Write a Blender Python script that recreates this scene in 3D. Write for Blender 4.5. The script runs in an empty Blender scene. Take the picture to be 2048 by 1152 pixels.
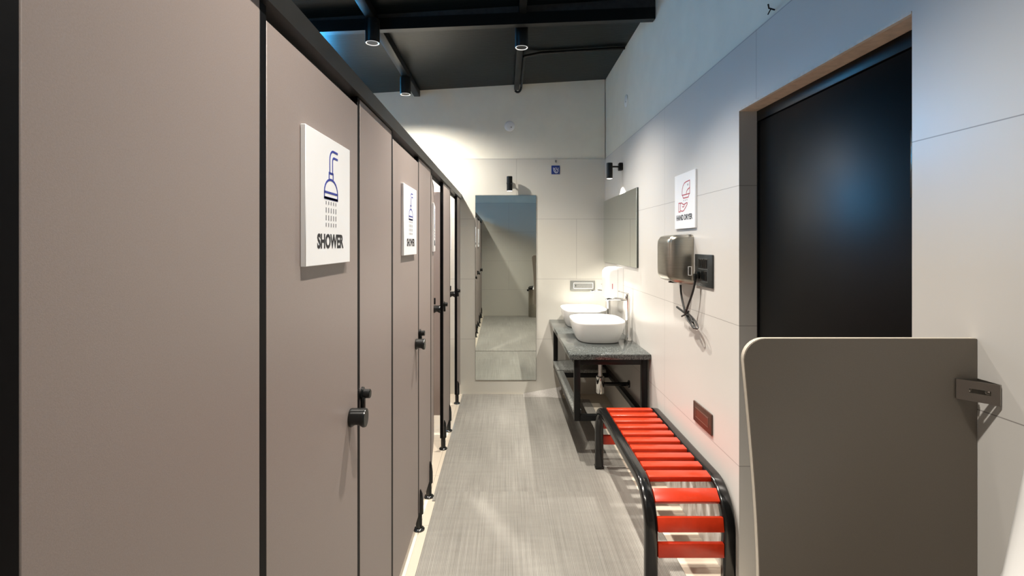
import bpy, bmesh, math, random
from mathutils import Vector, Matrix

scene = bpy.context.scene
COL = scene.collection
PI = math.pi

# ------------------------------------------------------------------ camera
cam_data = bpy.data.cameras.new('camera')
cam_data.sensor_width = 36.0
cam_data.lens = 36.0 * 1050 / 2048
cam_data.shift_x = 14 / 2048
cam_data.shift_y = -88 / 2048
cam_data.clip_start = 0.02
cam = bpy.data.objects.new('camera', cam_data)
cam.location = (0, 0, 1.5)
cam.rotation_euler = (PI / 2, 0, 0)
COL.objects.link(cam)
scene.camera = cam

# ------------------------------------------------------------------ world, exposure
world = bpy.data.worlds.new('world')
scene.world = world
world.use_nodes = True
world.node_tree.nodes['Background'].inputs[0].default_value = (0.55, 0.62, 0.7, 1)
world.node_tree.nodes['Background'].inputs[1].default_value = 0.3
vs = scene.view_settings
vs.view_transform = 'Standard'
vs.look = 'None'
vs.exposure = 0.15
vs.gamma = 1.0
vs.use_curve_mapping = False
scene.cycles.use_denoising = True
scene.cycles.max_bounces = 10
scene.cycles.diffuse_bounces = 6
scene.cycles.glossy_bounces = 6
scene.cycles.sample_clamp_indirect = 6.0
scene.cycles.caustics_reflective = False
scene.cycles.caustics_refractive = False

# lamp strengths (used by the lamp builders below)
W_RIGHT = {3.71: 210.0, 2.35: 230.0, 0.98: 165.0}     # corridor row of downlights, by distance
W_LEFT = {3.455: 220.0, 4.64: 230.0, 2.44: 170.0, 1.34: 140.0, 0.24: 150.0}   # cubicle row
W_BASIN = 150.0          # wall spot over the basin mirror
W_MIRROR = 40.0          # wall spot over the tall mirror
WARM = (1.0, 0.925, 0.83)
SKY_BLUE = (0.04, 0.42, 0.90)
PANE = 34.0             # glow of the added left-wall pane, unseen, supplying blue light
PANE_FAR = 80.0         # glow of the added corner pane, unseen, for blue reflections


# ------------------------------------------------------------------ materials
def mat(name, color, rough=0.5, metal=0.0, spec=0.5, var=0.0, vscale=20.0, bump=0.0, bscale=200.0,
        coat=0.0, emit=None, estr=0.0, trans=0.0, stretch=None):
    m = bpy.data.materials.new(name)
    m.use_nodes = True
    nt = m.node_tree
    b = nt.nodes['Principled BSDF']
    b.inputs['Base Color'].default_value = (*color, 1)
    b.inputs['Roughness'].default_value = rough
    b.inputs['Metallic'].default_value = metal
    b.inputs['Specular IOR Level'].default_value = spec
    b.inputs['Coat Weight'].default_value = coat
    b.inputs['Transmission Weight'].default_value = trans
    if emit:
        b.inputs['Emission Color'].default_value = (*emit, 1)
        b.inputs['Emission Strength'].default_value = estr
    if var or bump:
        tc = nt.nodes.new('ShaderNodeTexCoord')
        mp = nt.nodes.new('ShaderNodeMapping')
        nt.links.new(tc.outputs['Object'], mp.inputs['Vector'])
        if stretch:
            mp.inputs['Scale'].default_value = stretch
    if var:
        n = nt.nodes.new('ShaderNodeTexNoise')
        n.inputs['Scale'].default_value = vscale
        n.inputs['Detail'].default_value = 4
        nt.links.new(mp.outputs['Vector'], n.inputs['Vector'])
        r = nt.nodes.new('ShaderNodeValToRGB')
        r.color_ramp.elements[0].position = 0.3
        r.color_ramp.elements[1].position = 0.7
        r.color_ramp.elements[0].color = (*[c * (1 - var) for c in color], 1)
        r.color_ramp.elements[1].color = (*[min(1, c * (1 + var)) for c in color], 1)
        nt.links.new(n.outputs['Fac'], r.inputs['Fac'])
        nt.links.new(r.outputs['Color'], b.inputs['Base Color'])
    if bump:
        n2 = nt.nodes.new('ShaderNodeTexNoise')
        n2.inputs['Scale'].default_value = bscale
        n2.inputs['Detail'].default_value = 3
        nt.links.new(mp.outputs['Vector'], n2.inputs['Vector'])
        bp = nt.nodes.new('ShaderNodeBump')
        bp.inputs['Strength'].default_value = bump
        bp.inputs['Distance'].default_value = 0.002
        nt.links.new(n2.outputs['Fac'], bp.inputs['Height'])
        nt.links.new(bp.outputs['Normal'], b.inputs['Normal'])
    return m


def tile_mat(name, color, joint, axis, u0, v0, bw, bh, offset=0.0, mortar=0.0025, rough=0.32, var=0.03):
    """Large-format tiles laid out in metres: axis 'X' or 'Y' is the horizontal run, Z (or Y for a floor) the other."""
    m = bpy.data.materials.new(name)
    m.use_nodes = True
    nt = m.node_tree
    b = nt.nodes['Principled BSDF']
    tc = nt.nodes.new('ShaderNodeTexCoord')
    sp = nt.nodes.new('ShaderNodeSeparateXYZ')
    nt.links.new(tc.outputs['Object'], sp.inputs[0])
    cb = nt.nodes.new('ShaderNodeCombineXYZ')

    def sub(sock, val):
        s = nt.nodes.new('ShaderNodeMath')
        s.operation = 'SUBTRACT'
        nt.links.new(sock, s.inputs[0])
        s.inputs[1].default_value = val
        return s.outputs[0]
    if axis == 'F':
        nt.links.new(sub(sp.outputs['X'], u0), cb.inputs[0])
        nt.links.new(sub(sp.outputs['Y'], v0), cb.inputs[1])
    else:
        nt.links.new(sub(sp.outputs[axis], u0), cb.inputs[0])
        nt.links.new(sub(sp.outputs['Z'], v0), cb.inputs[1])
    br = nt.nodes.new('ShaderNodeTexBrick')
    br.offset = offset
    br.inputs['Scale'].default_value = 1.0
    br.inputs['Mortar Size'].default_value = mortar / 2
    br.inputs['Mortar Smooth'].default_value = 0.0
    br.inputs['Brick Width'].default_value = bw
    br.inputs['Row Height'].default_value = bh
    br.inputs['Color1'].default_value = (*color, 1)
    br.inputs['Color2'].default_value = (*color, 1)
    br.inputs['Mortar'].default_value = (*joint, 1)
    nt.links.new(cb.outputs[0], br.inputs['Vector'])
    n = nt.nodes.new('ShaderNodeTexNoise')
    n.inputs['Scale'].default_value = 3.0
    n.inputs['Detail'].default_value = 6
    nt.links.new(tc.outputs['Object'], n.inputs['Vector'])
    mr = nt.nodes.new('ShaderNodeMapRange')
    mr.inputs['To Min'].default_value = 1 - var
    mr.inputs['To Max'].default_value = 1 + var
    nt.links.new(n.outputs['Fac'], mr.inputs['Value'])
    vm = nt.nodes.new('ShaderNodeVectorMath')
    vm.operation = 'SCALE'
    nt.links.new(br.outputs['Color'], vm.inputs[0])
    nt.links.new(mr.outputs['Result'], vm.inputs['Scale'])
    nt.links.new(vm.outputs['Vector'], b.inputs['Base Color'])
    b.inputs['Roughness'].default_value = rough
    bp = nt.nodes.new('ShaderNodeBump')
    bp.inputs['Strength'].default_value = 0.3
    bp.inputs['Distance'].default_value = 0.001
    bp.invert = True
    nt.links.new(br.outputs['Fac'], bp.inputs['Height'])
    nt.links.new(bp.outputs['Normal'], b.inputs['Normal'])
    return m


def granite_mat(name, dark, light, rough):
    m = bpy.data.materials.new(name)
    m.use_nodes = True
    nt = m.node_tree
    b = nt.nodes['Principled BSDF']
    tc = nt.nodes.new('ShaderNodeTexCoord')
    v = nt.nodes.new('ShaderNodeTexVoronoi')
    v.inputs['Scale'].default_value = 260
    nt.links.new(tc.outputs['Object'], v.inputs['Vector'])
    n = nt.nodes.new('ShaderNodeTexNoise')
    n.inputs['Scale'].default_value = 120
    n.inputs['Detail'].default_value = 5
    nt.links.new(tc.outputs['Object'], n.inputs['Vector'])
    mx = nt.nodes.new('ShaderNodeMath')
    mx.operation = 'MULTIPLY'
    sep = nt.nodes.new('ShaderNodeSeparateColor')
    nt.links.new(v.outputs['Color'], sep.inputs[0])
    nt.links.new(sep.outputs[0], mx.inputs[0])
    nt.links.new(n.outputs['Fac'], mx.inputs[1])
    r = nt.nodes.new('ShaderNodeValToRGB')
    r.color_ramp.elements[0].position = 0.1
    r.color_ramp.elements[0].color = (*dark, 1)
    r.color_ramp.elements[1].position = 0.55
    r.color_ramp.elements[1].color = (*light, 1)
    nt.links.new(mx.outputs[0], r.inputs['Fac'])
    nt.links.new(r.outputs['Color'], b.inputs['Base Color'])
    b.inputs['Roughness'].default_value = rough
    return m


def mat_runner(name):
    """Ribbed PVC matting: fine ribs along the corridor, faint cross bands."""
    m = bpy.data.materials.new(name)
    m.use_nodes = True
    nt = m.node_tree
    b = nt.nodes['Principled BSDF']
    tc = nt.nodes.new('ShaderNodeTexCoord')

    def noise(scale, sc, detail=4):
        mp = nt.nodes.new('ShaderNodeMapping')
        mp.inputs['Scale'].default_value = sc
        nt.links.new(tc.outputs['Object'], mp.inputs['Vector'])
        n = nt.nodes.new('ShaderNodeTexNoise')
        n.inputs['Scale'].default_value = scale
        n.inputs['Detail'].default_value = detail
        nt.links.new(mp.outputs['Vector'], n.inputs['Vector'])
        return n.outputs['Fac']
    a = noise(1.0, (160, 1.6, 1), 5)
    c = noise(1.0, (6, 30, 1), 4)
    d = noise(1.0, (4, 1.2, 1), 3)
    s1 = nt.nodes.new('ShaderNodeMath')
    s1.operation = 'MULTIPLY_ADD'
    nt.links.new(a, s1.inputs[0])
    s1.inputs[1].default_value = 0.55
    s2 = nt.nodes.new('ShaderNodeMath')
    s2.operation = 'MULTIPLY_ADD'
    nt.links.new(c, s2.inputs[0])
    s2.inputs[1].default_value = 0.18
    s3 = nt.nodes.new('ShaderNodeMath')
    s3.operation = 'MULTIPLY'
    nt.links.new(d, s3.inputs[0])
    s3.inputs[1].default_value = 0.35
    nt.links.new(s3.outputs[0], s2.inputs[2])
    nt.links.new(s2.outputs[0], s1.inputs[2])
    r = nt.nodes.new('ShaderNodeValToRGB')
    r.color_ramp.elements[0].position = 0.36
    r.color_ramp.elements[0].color = (0.195, 0.186, 0.165, 1)
    r.color_ramp.elements[1].position = 0.7
    r.color_ramp.elements[1].color = (0.345, 0.332, 0.298, 1)
    nt.links.new(s1.outputs[0], r.inputs['Fac'])
    nt.links.new(r.outputs['Color'], b.inputs['Base Color'])
    b.inputs['Roughness'].default_value = 0.5
    w = nt.nodes.new('ShaderNodeTexWave')
    w.wave_type = 'BANDS'
    w.bands_direction = 'X'
    w.inputs['Scale'].default_value = 40
    nt.links.new(tc.outputs['Object'], w.inputs['Vector'])
    bp = nt.nodes.new('ShaderNodeBump')
    bp.inputs['Strength'].default_value = 0.35
    bp.inputs['Distance'].default_value = 0.002
    nt.links.new(w.outputs['Fac'], bp.inputs['Height'])
    nt.links.new(bp.outputs['Normal'], b.inputs['Normal'])
    return m


M = {}
TILE_C = (0.62, 0.605, 0.575)
JOINT_C = (0.30, 0.285, 0.27)
M['tile_side'] = tile_mat('wall tile long side', TILE_C, JOINT_C, 'Y', 2.09, 0.55 - 0.6, 1.2, 0.6)
M['tile_end'] = tile_mat('wall tile end', (0.62, 0.605, 0.545), JOINT_C, 'X', 0.115, 0.55 - 0.6, 1.2, 0.6, offset=0.5)
M['tile_floor'] = tile_mat('cream floor tile', (0.72, 0.64, 0.52), (0.42, 0.37, 0.3), 'F', -0.45, 0.4, 0.6, 0.6,
                           rough=0.25, var=0.05)
M['paint'] = mat('pale wall paint', (0.80, 0.78, 0.68), 0.7, var=0.03, vscale=6, bump=0.15, bscale=60)
M['plaster'] = mat('raw plaster edge', (0.62, 0.50, 0.40), 0.8, var=0.12, vscale=30, bump=0.5, bscale=90)
M['ceiling'] = mat('black metal deck', (0.002, 0.004, 0.0045), 0.3, spec=0.13, var=0.25, vscale=5, bump=0.5, bscale=14, stretch=(0.4, 9, 1))
M['black_steel'] = mat('black painted steel', (0.005, 0.0055, 0.0055), 0.38, spec=0.22, var=0.2, vscale=30)
M['grey_steel'] = mat('dark grey steel', (0.03, 0.03, 0.03), 0.5, spec=0.3, var=0.2, vscale=30)
M['hpl'] = mat('taupe laminate board', (0.288, 0.240, 0.220), 0.42, var=0.05, vscale=420, bump=0.06, bscale=700)
M['hpl_edge'] = mat('black laminate core edge', (0.002, 0.002, 0.0025), 0.55, spec=0.12, var=0.2, vscale=60)
M['rail'] = mat('anthracite head rail', (0.018, 0.0175, 0.016), 0.4, spec=0.35, var=0.12, vscale=40)
M['black_plastic'] = mat('black glossy plastic', (0.006, 0.007, 0.007), 0.22, var=0.2, vscale=40)
M['bench_black'] = mat('black enamel', (0.006, 0.006, 0.006), 0.16, var=0.2, vscale=40, bump=0.08, bscale=40)
M['red'] = mat('red enamel slat', (0.53, 0.034, 0.009), 0.28, var=0.08, vscale=30, coat=0.0)
M['granite'] = granite_mat('polished grey granite', (0.016, 0.019, 0.019), (0.135, 0.15, 0.145), 0.14)
M['granite_rough'] = granite_mat('grey granite plank', (0.06, 0.065, 0.06), (0.34, 0.35, 0.33), 0.3)
M['ceramic'] = mat('white ceramic', (0.83, 0.83, 0.81), 0.12, var=0.015, vscale=4)
M['white_plastic'] = mat('white plastic', (0.82, 0.82, 0.81), 0.3, var=0.02, vscale=10)
M['sign_white'] = mat('white acrylic sign', (0.86, 0.87, 0.88), 0.35, var=0.01, vscale=10)
M['ink_blue'] = mat('blue print', (0.02, 0.035, 0.30), 0.5, var=0.03, vscale=60)
M['ink_black'] = mat('black print', (0.012, 0.012, 0.016), 0.5, var=0.05, vscale=60)
M['ink_red'] = mat('red print', (0.42, 0.03, 0.05), 0.5, var=0.05, vscale=60)
M['ink_grey'] = mat('grey print', (0.16, 0.16, 0.18), 0.5, var=0.05, vscale=60)
M['chrome'] = mat('chrome', (0.82, 0.81, 0.79), 0.08, 1.0, var=0.02, vscale=20)
M['steel'] = mat('brushed steel', (0.42, 0.395, 0.34), 0.3, 1.0, var=0.06, vscale=12, bump=0.03, bscale=300, stretch=(1, 1, 12))
M['satin'] = mat('satin nickel', (0.42, 0.40, 0.37), 0.3, 1.0, var=0.05, vscale=30)
M['mirror'] = mat('mirror glass', (0.80, 0.84, 0.80), 0.0, 1.0, var=0.004, vscale=2)
M['mirror_edge'] = mat('mirror edge', (0.05, 0.06, 0.05), 0.2, var=0.1, vscale=30)
M['door_black'] = mat('black polished door', (0.001, 0.0012, 0.0015), 0.34, var=0.2, vscale=4, spec=0.2)
M['runner'] = mat_runner('ribbed matting')
M['panel_taupe'] = mat('dark taupe laminate', (0.155, 0.133, 0.107), 0.45, var=0.04, vscale=420, bump=0.06, bscale=700)
M['panel_edge'] = mat('pale laminate edge', (0.55, 0.50, 0.42), 0.4, var=0.05, vscale=80)
M['brown'] = mat('dark brown switch plate', (0.075, 0.036, 0.026), 0.3, var=0.06, vscale=60)
M['charcoal'] = mat('charcoal switch plate', (0.022, 0.026, 0.026), 0.35, var=0.1, vscale=60)
M['grey_plate'] = mat('grey metallic plate', (0.30, 0.31, 0.29), 0.35, 0.5, var=0.06, vscale=80)
M['mesh_grey'] = mat('speckled switch insert', (0.28, 0.285, 0.27), 0.45, var=0.5, vscale=420)
M['blue_tag'] = mat('blue enamel tag', (0.012, 0.035, 0.20), 0.35, var=0.04, vscale=60)
M['lens'] = mat('lit lamp lens', (0.9, 0.9, 0.88), 0.4, emit=(1.0, 0.95, 0.88), estr=4.0, var=0.02, vscale=50)
M['lens_ring'] = mat('lamp reflector ring', (0.7, 0.72, 0.72), 0.25, 0.3, emit=(1, 0.97, 0.92), estr=0.5, var=0.02, vscale=50)
M['pane'] = mat('added frosted blue pane', (0.5, 0.6, 0.7), 0.6, emit=SKY_BLUE, estr=PANE, var=0.02, vscale=3)
M['pane_far'] = mat('added bright corner pane', (0.5, 0.6, 0.7), 0.6, emit=SKY_BLUE, estr=PANE_FAR, var=0.02, vscale=3)
M['frame_white'] = mat('white frame of added panes', (0.7, 0.7, 0.7), 0.4, var=0.02, vscale=20)
M['clear'] = mat('translucent plastic', (0.86, 0.84, 0.82), 0.2, trans=0.6, var=0.02, vscale=20)
M['rubber'] = mat('black rubber cable', (0.008, 0.008, 0.008), 0.4, var=0.2, vscale=60)


# ------------------------------------------------------------------ mesh helpers
class MB:
    def __init__(self):
        self.bm = bmesh.new()

    def merge(self, other, mtx=None):
        me = bpy.data.meshes.new('tmp')
        other.to_mesh(me)
        other.free()
        if mtx is not None:
            me.transform(mtx)
        self.bm.from_mesh(me)
        bpy.data.meshes.remove(me)
        return self

    def box(self, x0, x1, y0, y1, z0, z1, bev=0.0, seg=2, mtx=None):
        t = bmesh.new()
        bmesh.ops.create_cube(t, size=1.0)
        for v in t.verts:
            v.co = Vector(((x0 + x1) / 2 + v.co.x * (x1 - x0), (y0 + y1) / 2 + v.co.y * (y1 - y0),
                           (z0 + z1) / 2 + v.co.z * (z1 - z0)))
        if bev:
            bmesh.ops.bevel(t, geom=list(t.edges), offset=bev, segments=seg, profile=0.5, affect='EDGES')
        return self.merge(t, mtx)

    def loft(self, rings, cap0=True, cap1=True, closed=True):
        bm = self.bm
        rv = [[bm.verts.new(p) for p in r] for r in rings]
        n = len(rv[0])
        for a, b in zip(rv[:-1], rv[1:]):
            for i in range(n if closed else n - 1):
                j = (i + 1) % n
                bm.faces.new((a[i], a[j], b[j], b[i]))
        if cap0:
            bm.faces.new(list(reversed(rv[0])))
        if cap1:
            bm.faces.new(rv[-1])
        return self

    def lathe(self, prof, c, axis='Z', n=32, cap0=True, cap1=True):
        rings = []
        for r, h in prof:
            ring = []
            for i in range(n):
                a = 2 * PI * i / n
                u, v = r * math.cos(a), r * math.sin(a)
                if axis == 'Z':
                    p = (u, v, h)
                elif axis == 'X':
                    p = (h, u, v)
                else:
                    p = (v, h, u)
                ring.append(Vector(c) + Vector(p))
            rings.append(ring)
        return self.loft(rings, cap0, cap1)

    def sweep(self, pts, prof, up=Vector((0, 0, 1)), caps=True):
        """prof is a list of (side, normal) offsets carried along pts by parallel transport."""
        pts = [Vector(p) for p in pts]
        rings = []
        t0 = (pts[1] - pts[0]).normalized()
        if abs(t0.dot(up)) > 0.95:
            up = Vector((1, 0, 0)) if abs(t0.x) < 0.9 else Vector((0, 1, 0))
        s = t0.cross(up).normalized()
        u = s.cross(t0).normalized()
        pt = t0
        for i, p in enumerate(pts):
            if i == 0:
                t = t0
            elif i == len(pts) - 1:
                t = (pts[i] - pts[i - 1]).normalized()
            else:
                t = ((pts[i + 1] - p).normalized() + (p - pts[i - 1]).normalized()).normalized()
            q = pt.rotation_difference(t)
            s = q @ s
            u = q @ u
            pt = t
            rings.append([p + s * a + u * b for a, b in prof])
        return self.loft(rings, caps, caps)

    def tube(self, pts, r, n=12):
        return self.sweep(pts, [(r * math.cos(2 * PI * i / n), r * math.sin(2 * PI * i / n)) for i in range(n)])

    def prism(self, poly, mtx, h0, h1):
        """poly in the (u, v) plane of mtx, thickness along its third axis from h0 to h1."""
        a = [mtx @ Vector((p[0], p[1], h0)) for p in poly]
        b = [mtx @ Vector((p[0], p[1], h1)) for p in poly]
        return self.loft([a, b])

    def stroke(self, pts, w, mtx, h0, h1, closed=False):
        """A printed line of width w along pts in the (u, v) plane of mtx."""
        P = [Vector((p[0], p[1])) for p in pts]
        n = len(P)
        L, R = [], []
        for i in range(n):
            if closed:
                a, b = P[i - 1], P[(i + 1) % n]
            else:
                a, b = P[max(i - 1, 0)], P[min(i + 1, n - 1)]
            d1 = (P[i] - a) if (P[i] - a).length > 1e-9 else (b - P[i])
            d2 = (b - P[i]) if (b - P[i]).length > 1e-9 else (P[i] - a)
            d1.normalize()
            d2.normalize()
            d = (d1 + d2)
            d = d.normalized() if d.length > 1e-6 else d1
            nn = Vector((-d.y, d.x))
            k = max(0.5, nn.dot(Vector((-d1.y, d1.x))))
            L.append(P[i] + nn * (w / 2 / k))
            R.append(P[i] - nn * (w / 2 / k))
        rings = []
        for l, r in zip(L, R):
            rings.append([mtx @ Vector((l.x, l.y, h0)), mtx @ Vector((r.x, r.y, h0)),
                          mtx @ Vector((r.x, r.y, h1)), mtx @ Vector((l.x, l.y, h1))])
        if closed:
            rings.append(rings[0])
            return self.loft(rings, False, False)
        return self.loft(rings)

    def text(self, s, mtx, u0, u1, v0, v1, h, bold=0.02):
        cu = bpy.data.curves.new('txt', 'FONT')
        cu.body = s
        cu.size = 1.0
        cu.offset = bold
        cu.extrude = 0.001
        cu.resolution_u = 3
        o = bpy.data.objects.new('txt', cu)
        COL.objects.link(o)
        dg = bpy.context.evaluated_depsgraph_get()
        me = bpy.data.meshes.new_from_object(o.evaluated_get(dg))
        bpy.data.objects.remove(o)
        bpy.data.curves.remove(cu)
        xs = [v.co.x for v in me.vertices]
        ys = [v.co.y for v in me.vertices]
        zs = [v.co.z for v in me.vertices]
        for v in me.vertices:
            v.co = Vector((u0 + (v.co.x - min(xs)) / (max(xs) - min(xs)) * (u1 - u0),
                           v0 + (v.co.y - min(ys)) / (max(ys) - min(ys)) * (v1 - v0),
                           h if v.co.z > (min(zs) + max(zs)) / 2 else 0.0))
        me.transform(mtx)
        me.materials.clear()
        for p in me.polygons:
            p.material_index = 0
        self.bm.from_mesh(me)
        bpy.data.meshes.remove(me)
        return self

    def build(self, name, material, parent=None, origin=None, angle=38, kind=None):
        bm = self.bm
        bmesh.ops.remove_doubles(bm, verts=bm.verts, dist=1e-6)
        bmesh.ops.recalc_face_normals(bm, faces=bm.faces)
        for f in bm.faces:
            f.smooth = True
        ca = math.radians(angle)
        for e in bm.edges:
            e.smooth = not (len(e.link_faces) != 2 or e.calc_face_angle(0) > ca)
        me = bpy.data.meshes.new(name)
        if parent is not None:
            o0 = Vector(parent['_o'])
        elif origin is not None:
            o0 = Vector(origin)
        else:
            o0 = Vector((0, 0, 0))
        bm.transform(Matrix.Translation(-o0))
        bm.to_mesh(me)
        bm.free()
        for mm in (material if isinstance(material, (list, tuple)) else [material]):
            me.materials.append(M[mm] if isinstance(mm, str) else mm)
        ob = bpy.data.objects.new(name, me)
        COL.objects.link(ob)
        if parent is not None:
            ob.parent = parent
        else:
            ob.location = o0
        ob['_o'] = tuple(o0)
        if kind:
            ob['kind'] = kind
        return ob


def tag(o, label, cat, group=None, kind='thing'):
    o['label'] = label
    o['category'] = cat
    if group:
        o['group'] = group
    if kind:
        o['kind'] = kind
    return o


def thing(name, label, cat, loc, group=None):
    o = bpy.data.objects.new(name, None)
    o.empty_display_size = 0.1
    o.location = loc
    COL.objects.link(o)
    o['_o'] = tuple(loc)
    return tag(o, label, cat, group)


def copy_thing(o, loc, label, rotz=None):
    def cp(src, parent):
        c = src.copy()
        COL.objects.link(c)
        if parent is not None:
            c.parent = parent
        for ch in list(src.children):
            cp(ch, c)
        return c
    r = cp(o, None)
    r.location = loc
    if rotz is not None:
        r.rotation_euler = (0, 0, rotz)
    r['label'] = label
    return r


def move_thing(o, loc):
    o.location = loc


def spot(name, loc, target, power, size_deg, blend, color, radius=0.03):
    l = bpy.data.lights.new(name, 'SPOT')
    l.energy = power
    l.spot_size = math.radians(size_deg)
    l.spot_blend = blend
    l.color = color
    l.shadow_soft_size = radius
    o = bpy.data.objects.new(name, l)
    o.location = loc
    d = Vector(target) - Vector(loc)
    o.rotation_euler = d.to_track_quat('-Z', 'Y').to_euler()
    COL.objects.link(o)
    return o


def ceil_z(x):
    return 3.09 + 0.0596 * x


# ------------------------------------------------------------------ room shell
XL, XR, YB, YF = -2.10, 1.0, -0.44, 5.25
TILE_TOP = 2.355
b = MB()
b.box(XL - 0.15, XR + 0.25, YB - 0.15, YF + 0.15, -0.12, 0.0)
b.build('floor', 'tile_floor', kind='structure')

b = MB()
zl, zr = ceil_z(XL - 0.15), ceil_z(XR + 0.25)
b.loft([[Vector((XL - 0.15, y, zl)), Vector((XR + 0.25, y, zr)), Vector((XR + 0.25, y, zr + 0.1)), Vector((XL - 0.15, y, zl + 0.1))]
        for y in (YB - 0.15, YF + 0.15)])
b.build('ceiling', 'ceiling', kind='structure')


def assign(o, test):
    """second material on the faces whose local centre passes test"""
    for p in o.data.polygons:
        if test(p.center):
            p.material_index = 1


# right wall with a door opening (near jamb 1.29, far jamb 2.243, head 2.067)
DN, DF, DH = 1.29, 2.243, 2.067
b = MB()
b.box(XR, XR + 0.22, YB - 0.15, DN, 0, TILE_TOP)
b.box(XR, XR + 0.22, DF, YF + 0.15, 0, TILE_TOP)
b.box(XR, XR + 0.22, DN, DF, DH, TILE_TOP)
b.box(XR + 0.008, XR + 0.22, YB - 0.15, YF + 0.15, TILE_TOP, 3.3)
wr = b.build('wall_right', ['tile_side', 'paint', 'plaster'], kind='structure')
for p in wr.data.polygons:
    if p.center.z > TILE_TOP + 0.01:
        p.material_index = 1
    elif abs(p.normal.z) > 0.9 and abs(p.center.z - DH) < 0.01:
        p.material_index = 2
# ragged plaster lip along the door head
b = MB()
random.seed(3)
N = 60
top, bot = [], []
for i in range(N + 1):
    y = DN + (DF - DN) * i / N
    bot.append((y, DH - 0.001))
    top.append((y, DH + 0.004 + random.random() * 0.007))
poly = bot + top[::-1]
mx = Matrix(((0, 0, 1, 0), (1, 0, 0, 0), (0, 1, 0, 0), (0, 0, 0, 1)))
b.prism(poly, mx, XR - 0.002, XR + 0.01)
b.build('trim_1', mat('chipped tile edge', (0.66, 0.62, 0.57), 0.7, var=0.1, vscale=50), kind='structure')

# far wall
b = MB()
WX0, WX1, WFZ0, WFZ1 = -2.07, -1.78, 2.20, 2.88  # opening for the added corner pane, out of view
b.box(XL - 0.15, XR, YF, YF + 0.15, 0, WFZ0)
for wa, wb in ((XL - 0.15, WX0), (WX1, XR)):
    b.box(wa, wb, YF, YF + 0.15, WFZ0, TILE_TOP)
    b.box(wa, wb, YF + 0.010, YF + 0.15, TILE_TOP, WFZ1)
b.box(XL - 0.15, XR, YF + 0.010, YF + 0.15, WFZ1, 3.3)
o = b.build('wall_far', ['tile_end', 'paint'], kind='structure')
assign(o, lambda c: c.z > TILE_TOP + 0.01)
# back wall
b = MB()
b.box(XL - 0.15, XR, YB - 0.15, YB, 0, TILE_TOP)
b.box(XL - 0.15, XR, YB - 0.15, YB - 0.010, TILE_TOP, 3.3)
o = b.build('wall_back', ['tile_end', 'paint'], kind='structure')
assign(o, lambda c: c.z > TILE_TOP + 0.01)
# left wall with an added high opening for an unseen blue light pane
WZ0, WZ1 = 2.46, 2.72
ADDED_WINS = [(1.45, 2.25)]
b = MB()
b.box(XL - 0.15, XL, YB, YF, 0, WZ0)
b.box(XL - 0.15, XL, YB, YF, WZ1, 3.3)
ys = [YB] + [v for w in ADDED_WINS for v in w] + [YF]
for a_, c_ in zip(ys[0::2], ys[1::2]):
    b.box(XL - 0.15, XL, a_, c_, WZ0, WZ1)
b.build('wall_left', 'tile_side', kind='structure')
for k, (a_, c_) in enumerate(ADDED_WINS):
    fr = MB()
    t = 0.035
    fr.box(XL - 0.11, XL - 0.06, a_, c_, WZ0, WZ0 + t, 0.004)
    fr.box(XL - 0.11, XL - 0.06, a_, c_, WZ1 - t, WZ1, 0.004)
    fr.box(XL - 0.11, XL - 0.06, a_, a_ + t, WZ0 + t, WZ1 - t, 0.004)
    fr.box(XL - 0.11, XL - 0.06, c_ - t, c_, WZ0 + t, WZ1 - t, 0.004)
    w = fr.build('added_window_%d' % (k + 1), 'frame_white', origin=(XL - 0.085, a_, WZ0), kind='structure')
    g = MB()
    g.box(XL - 0.09, XL - 0.08, a_ + t, c_ - t, WZ0 + t, WZ1 - t)
    g.build('pane', 'pane', w)
fr = MB()  # added frame and glowing pane in the corner, supplying blue light
t = 0.02
yw = YF + 0.06
fr.box(WX0, WX1, yw, yw + 0.04, WFZ0, WFZ0 + t, 0.003)
fr.box(WX0, WX1, yw, yw + 0.04, WFZ1 - t, WFZ1, 0.003)
fr.box(WX0, WX0 + t, yw, yw + 0.04, WFZ0 + t, WFZ1 - t, 0.003)
fr.box(WX1 - t, WX1, yw, yw + 0.04, WFZ0 + t, WFZ1 - t, 0.003)
w = fr.build('added_window_2', 'frame_white', origin=(WX0, yw, WFZ0), kind='structure')
g = MB()
g.box(WX0 + t, WX1 - t, yw + 0.015, yw + 0.025, WFZ0 + t, WFZ1 - t)
g.build('pane', 'pane_far', w)

# black door in the right wall
fr = MB()
XD = 1.075
fr.box(XD, XD + 0.05, DN, DF, DH - 0.045, DH, 0.002)
fr.box(XD, XD + 0.05, DN, DN + 0.03, 0, DH - 0.045, 0.002)
fr.box(XD, XD + 0.05, DF - 0.012, DF, 0, DH - 0.045, 0.002)
d1 = fr.build('door_1', 'door_black', origin=(XD, DN, 0), kind='structure')
lf = MB()
lf.box(XD + 0.003, XD + 0.045, DN + 0.033, DF - 0.014, 0.008, DH - 0.049, 0.002)
lf.build('leaf', 'door_black', d1)
hd = MB()
hd.box(XD - 0.014, XD + 0.004, DN + 0.075, DN + 0.087, 1.62, 1.80, 0.003)
hd.build('pull_handle', 'black_plastic', d1)

# speckled stone fillet where the mat stops short of the far wall
b = MB()
b.loft([[Vector((x, YF - 0.16, 0.0)), Vector((x, YF - 0.001, 0.0)), Vector((x, YF - 0.001, z)), Vector((x, YF - 0.16, 0.004))]
        for x, z in ((0.18, 0.006), (0.56, 0.075))])
b.build('trim_2', mat('speckled grey stone', (0.42, 0.40, 0.37), 0.5, var=0.45, vscale=300), kind='structure')

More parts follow.
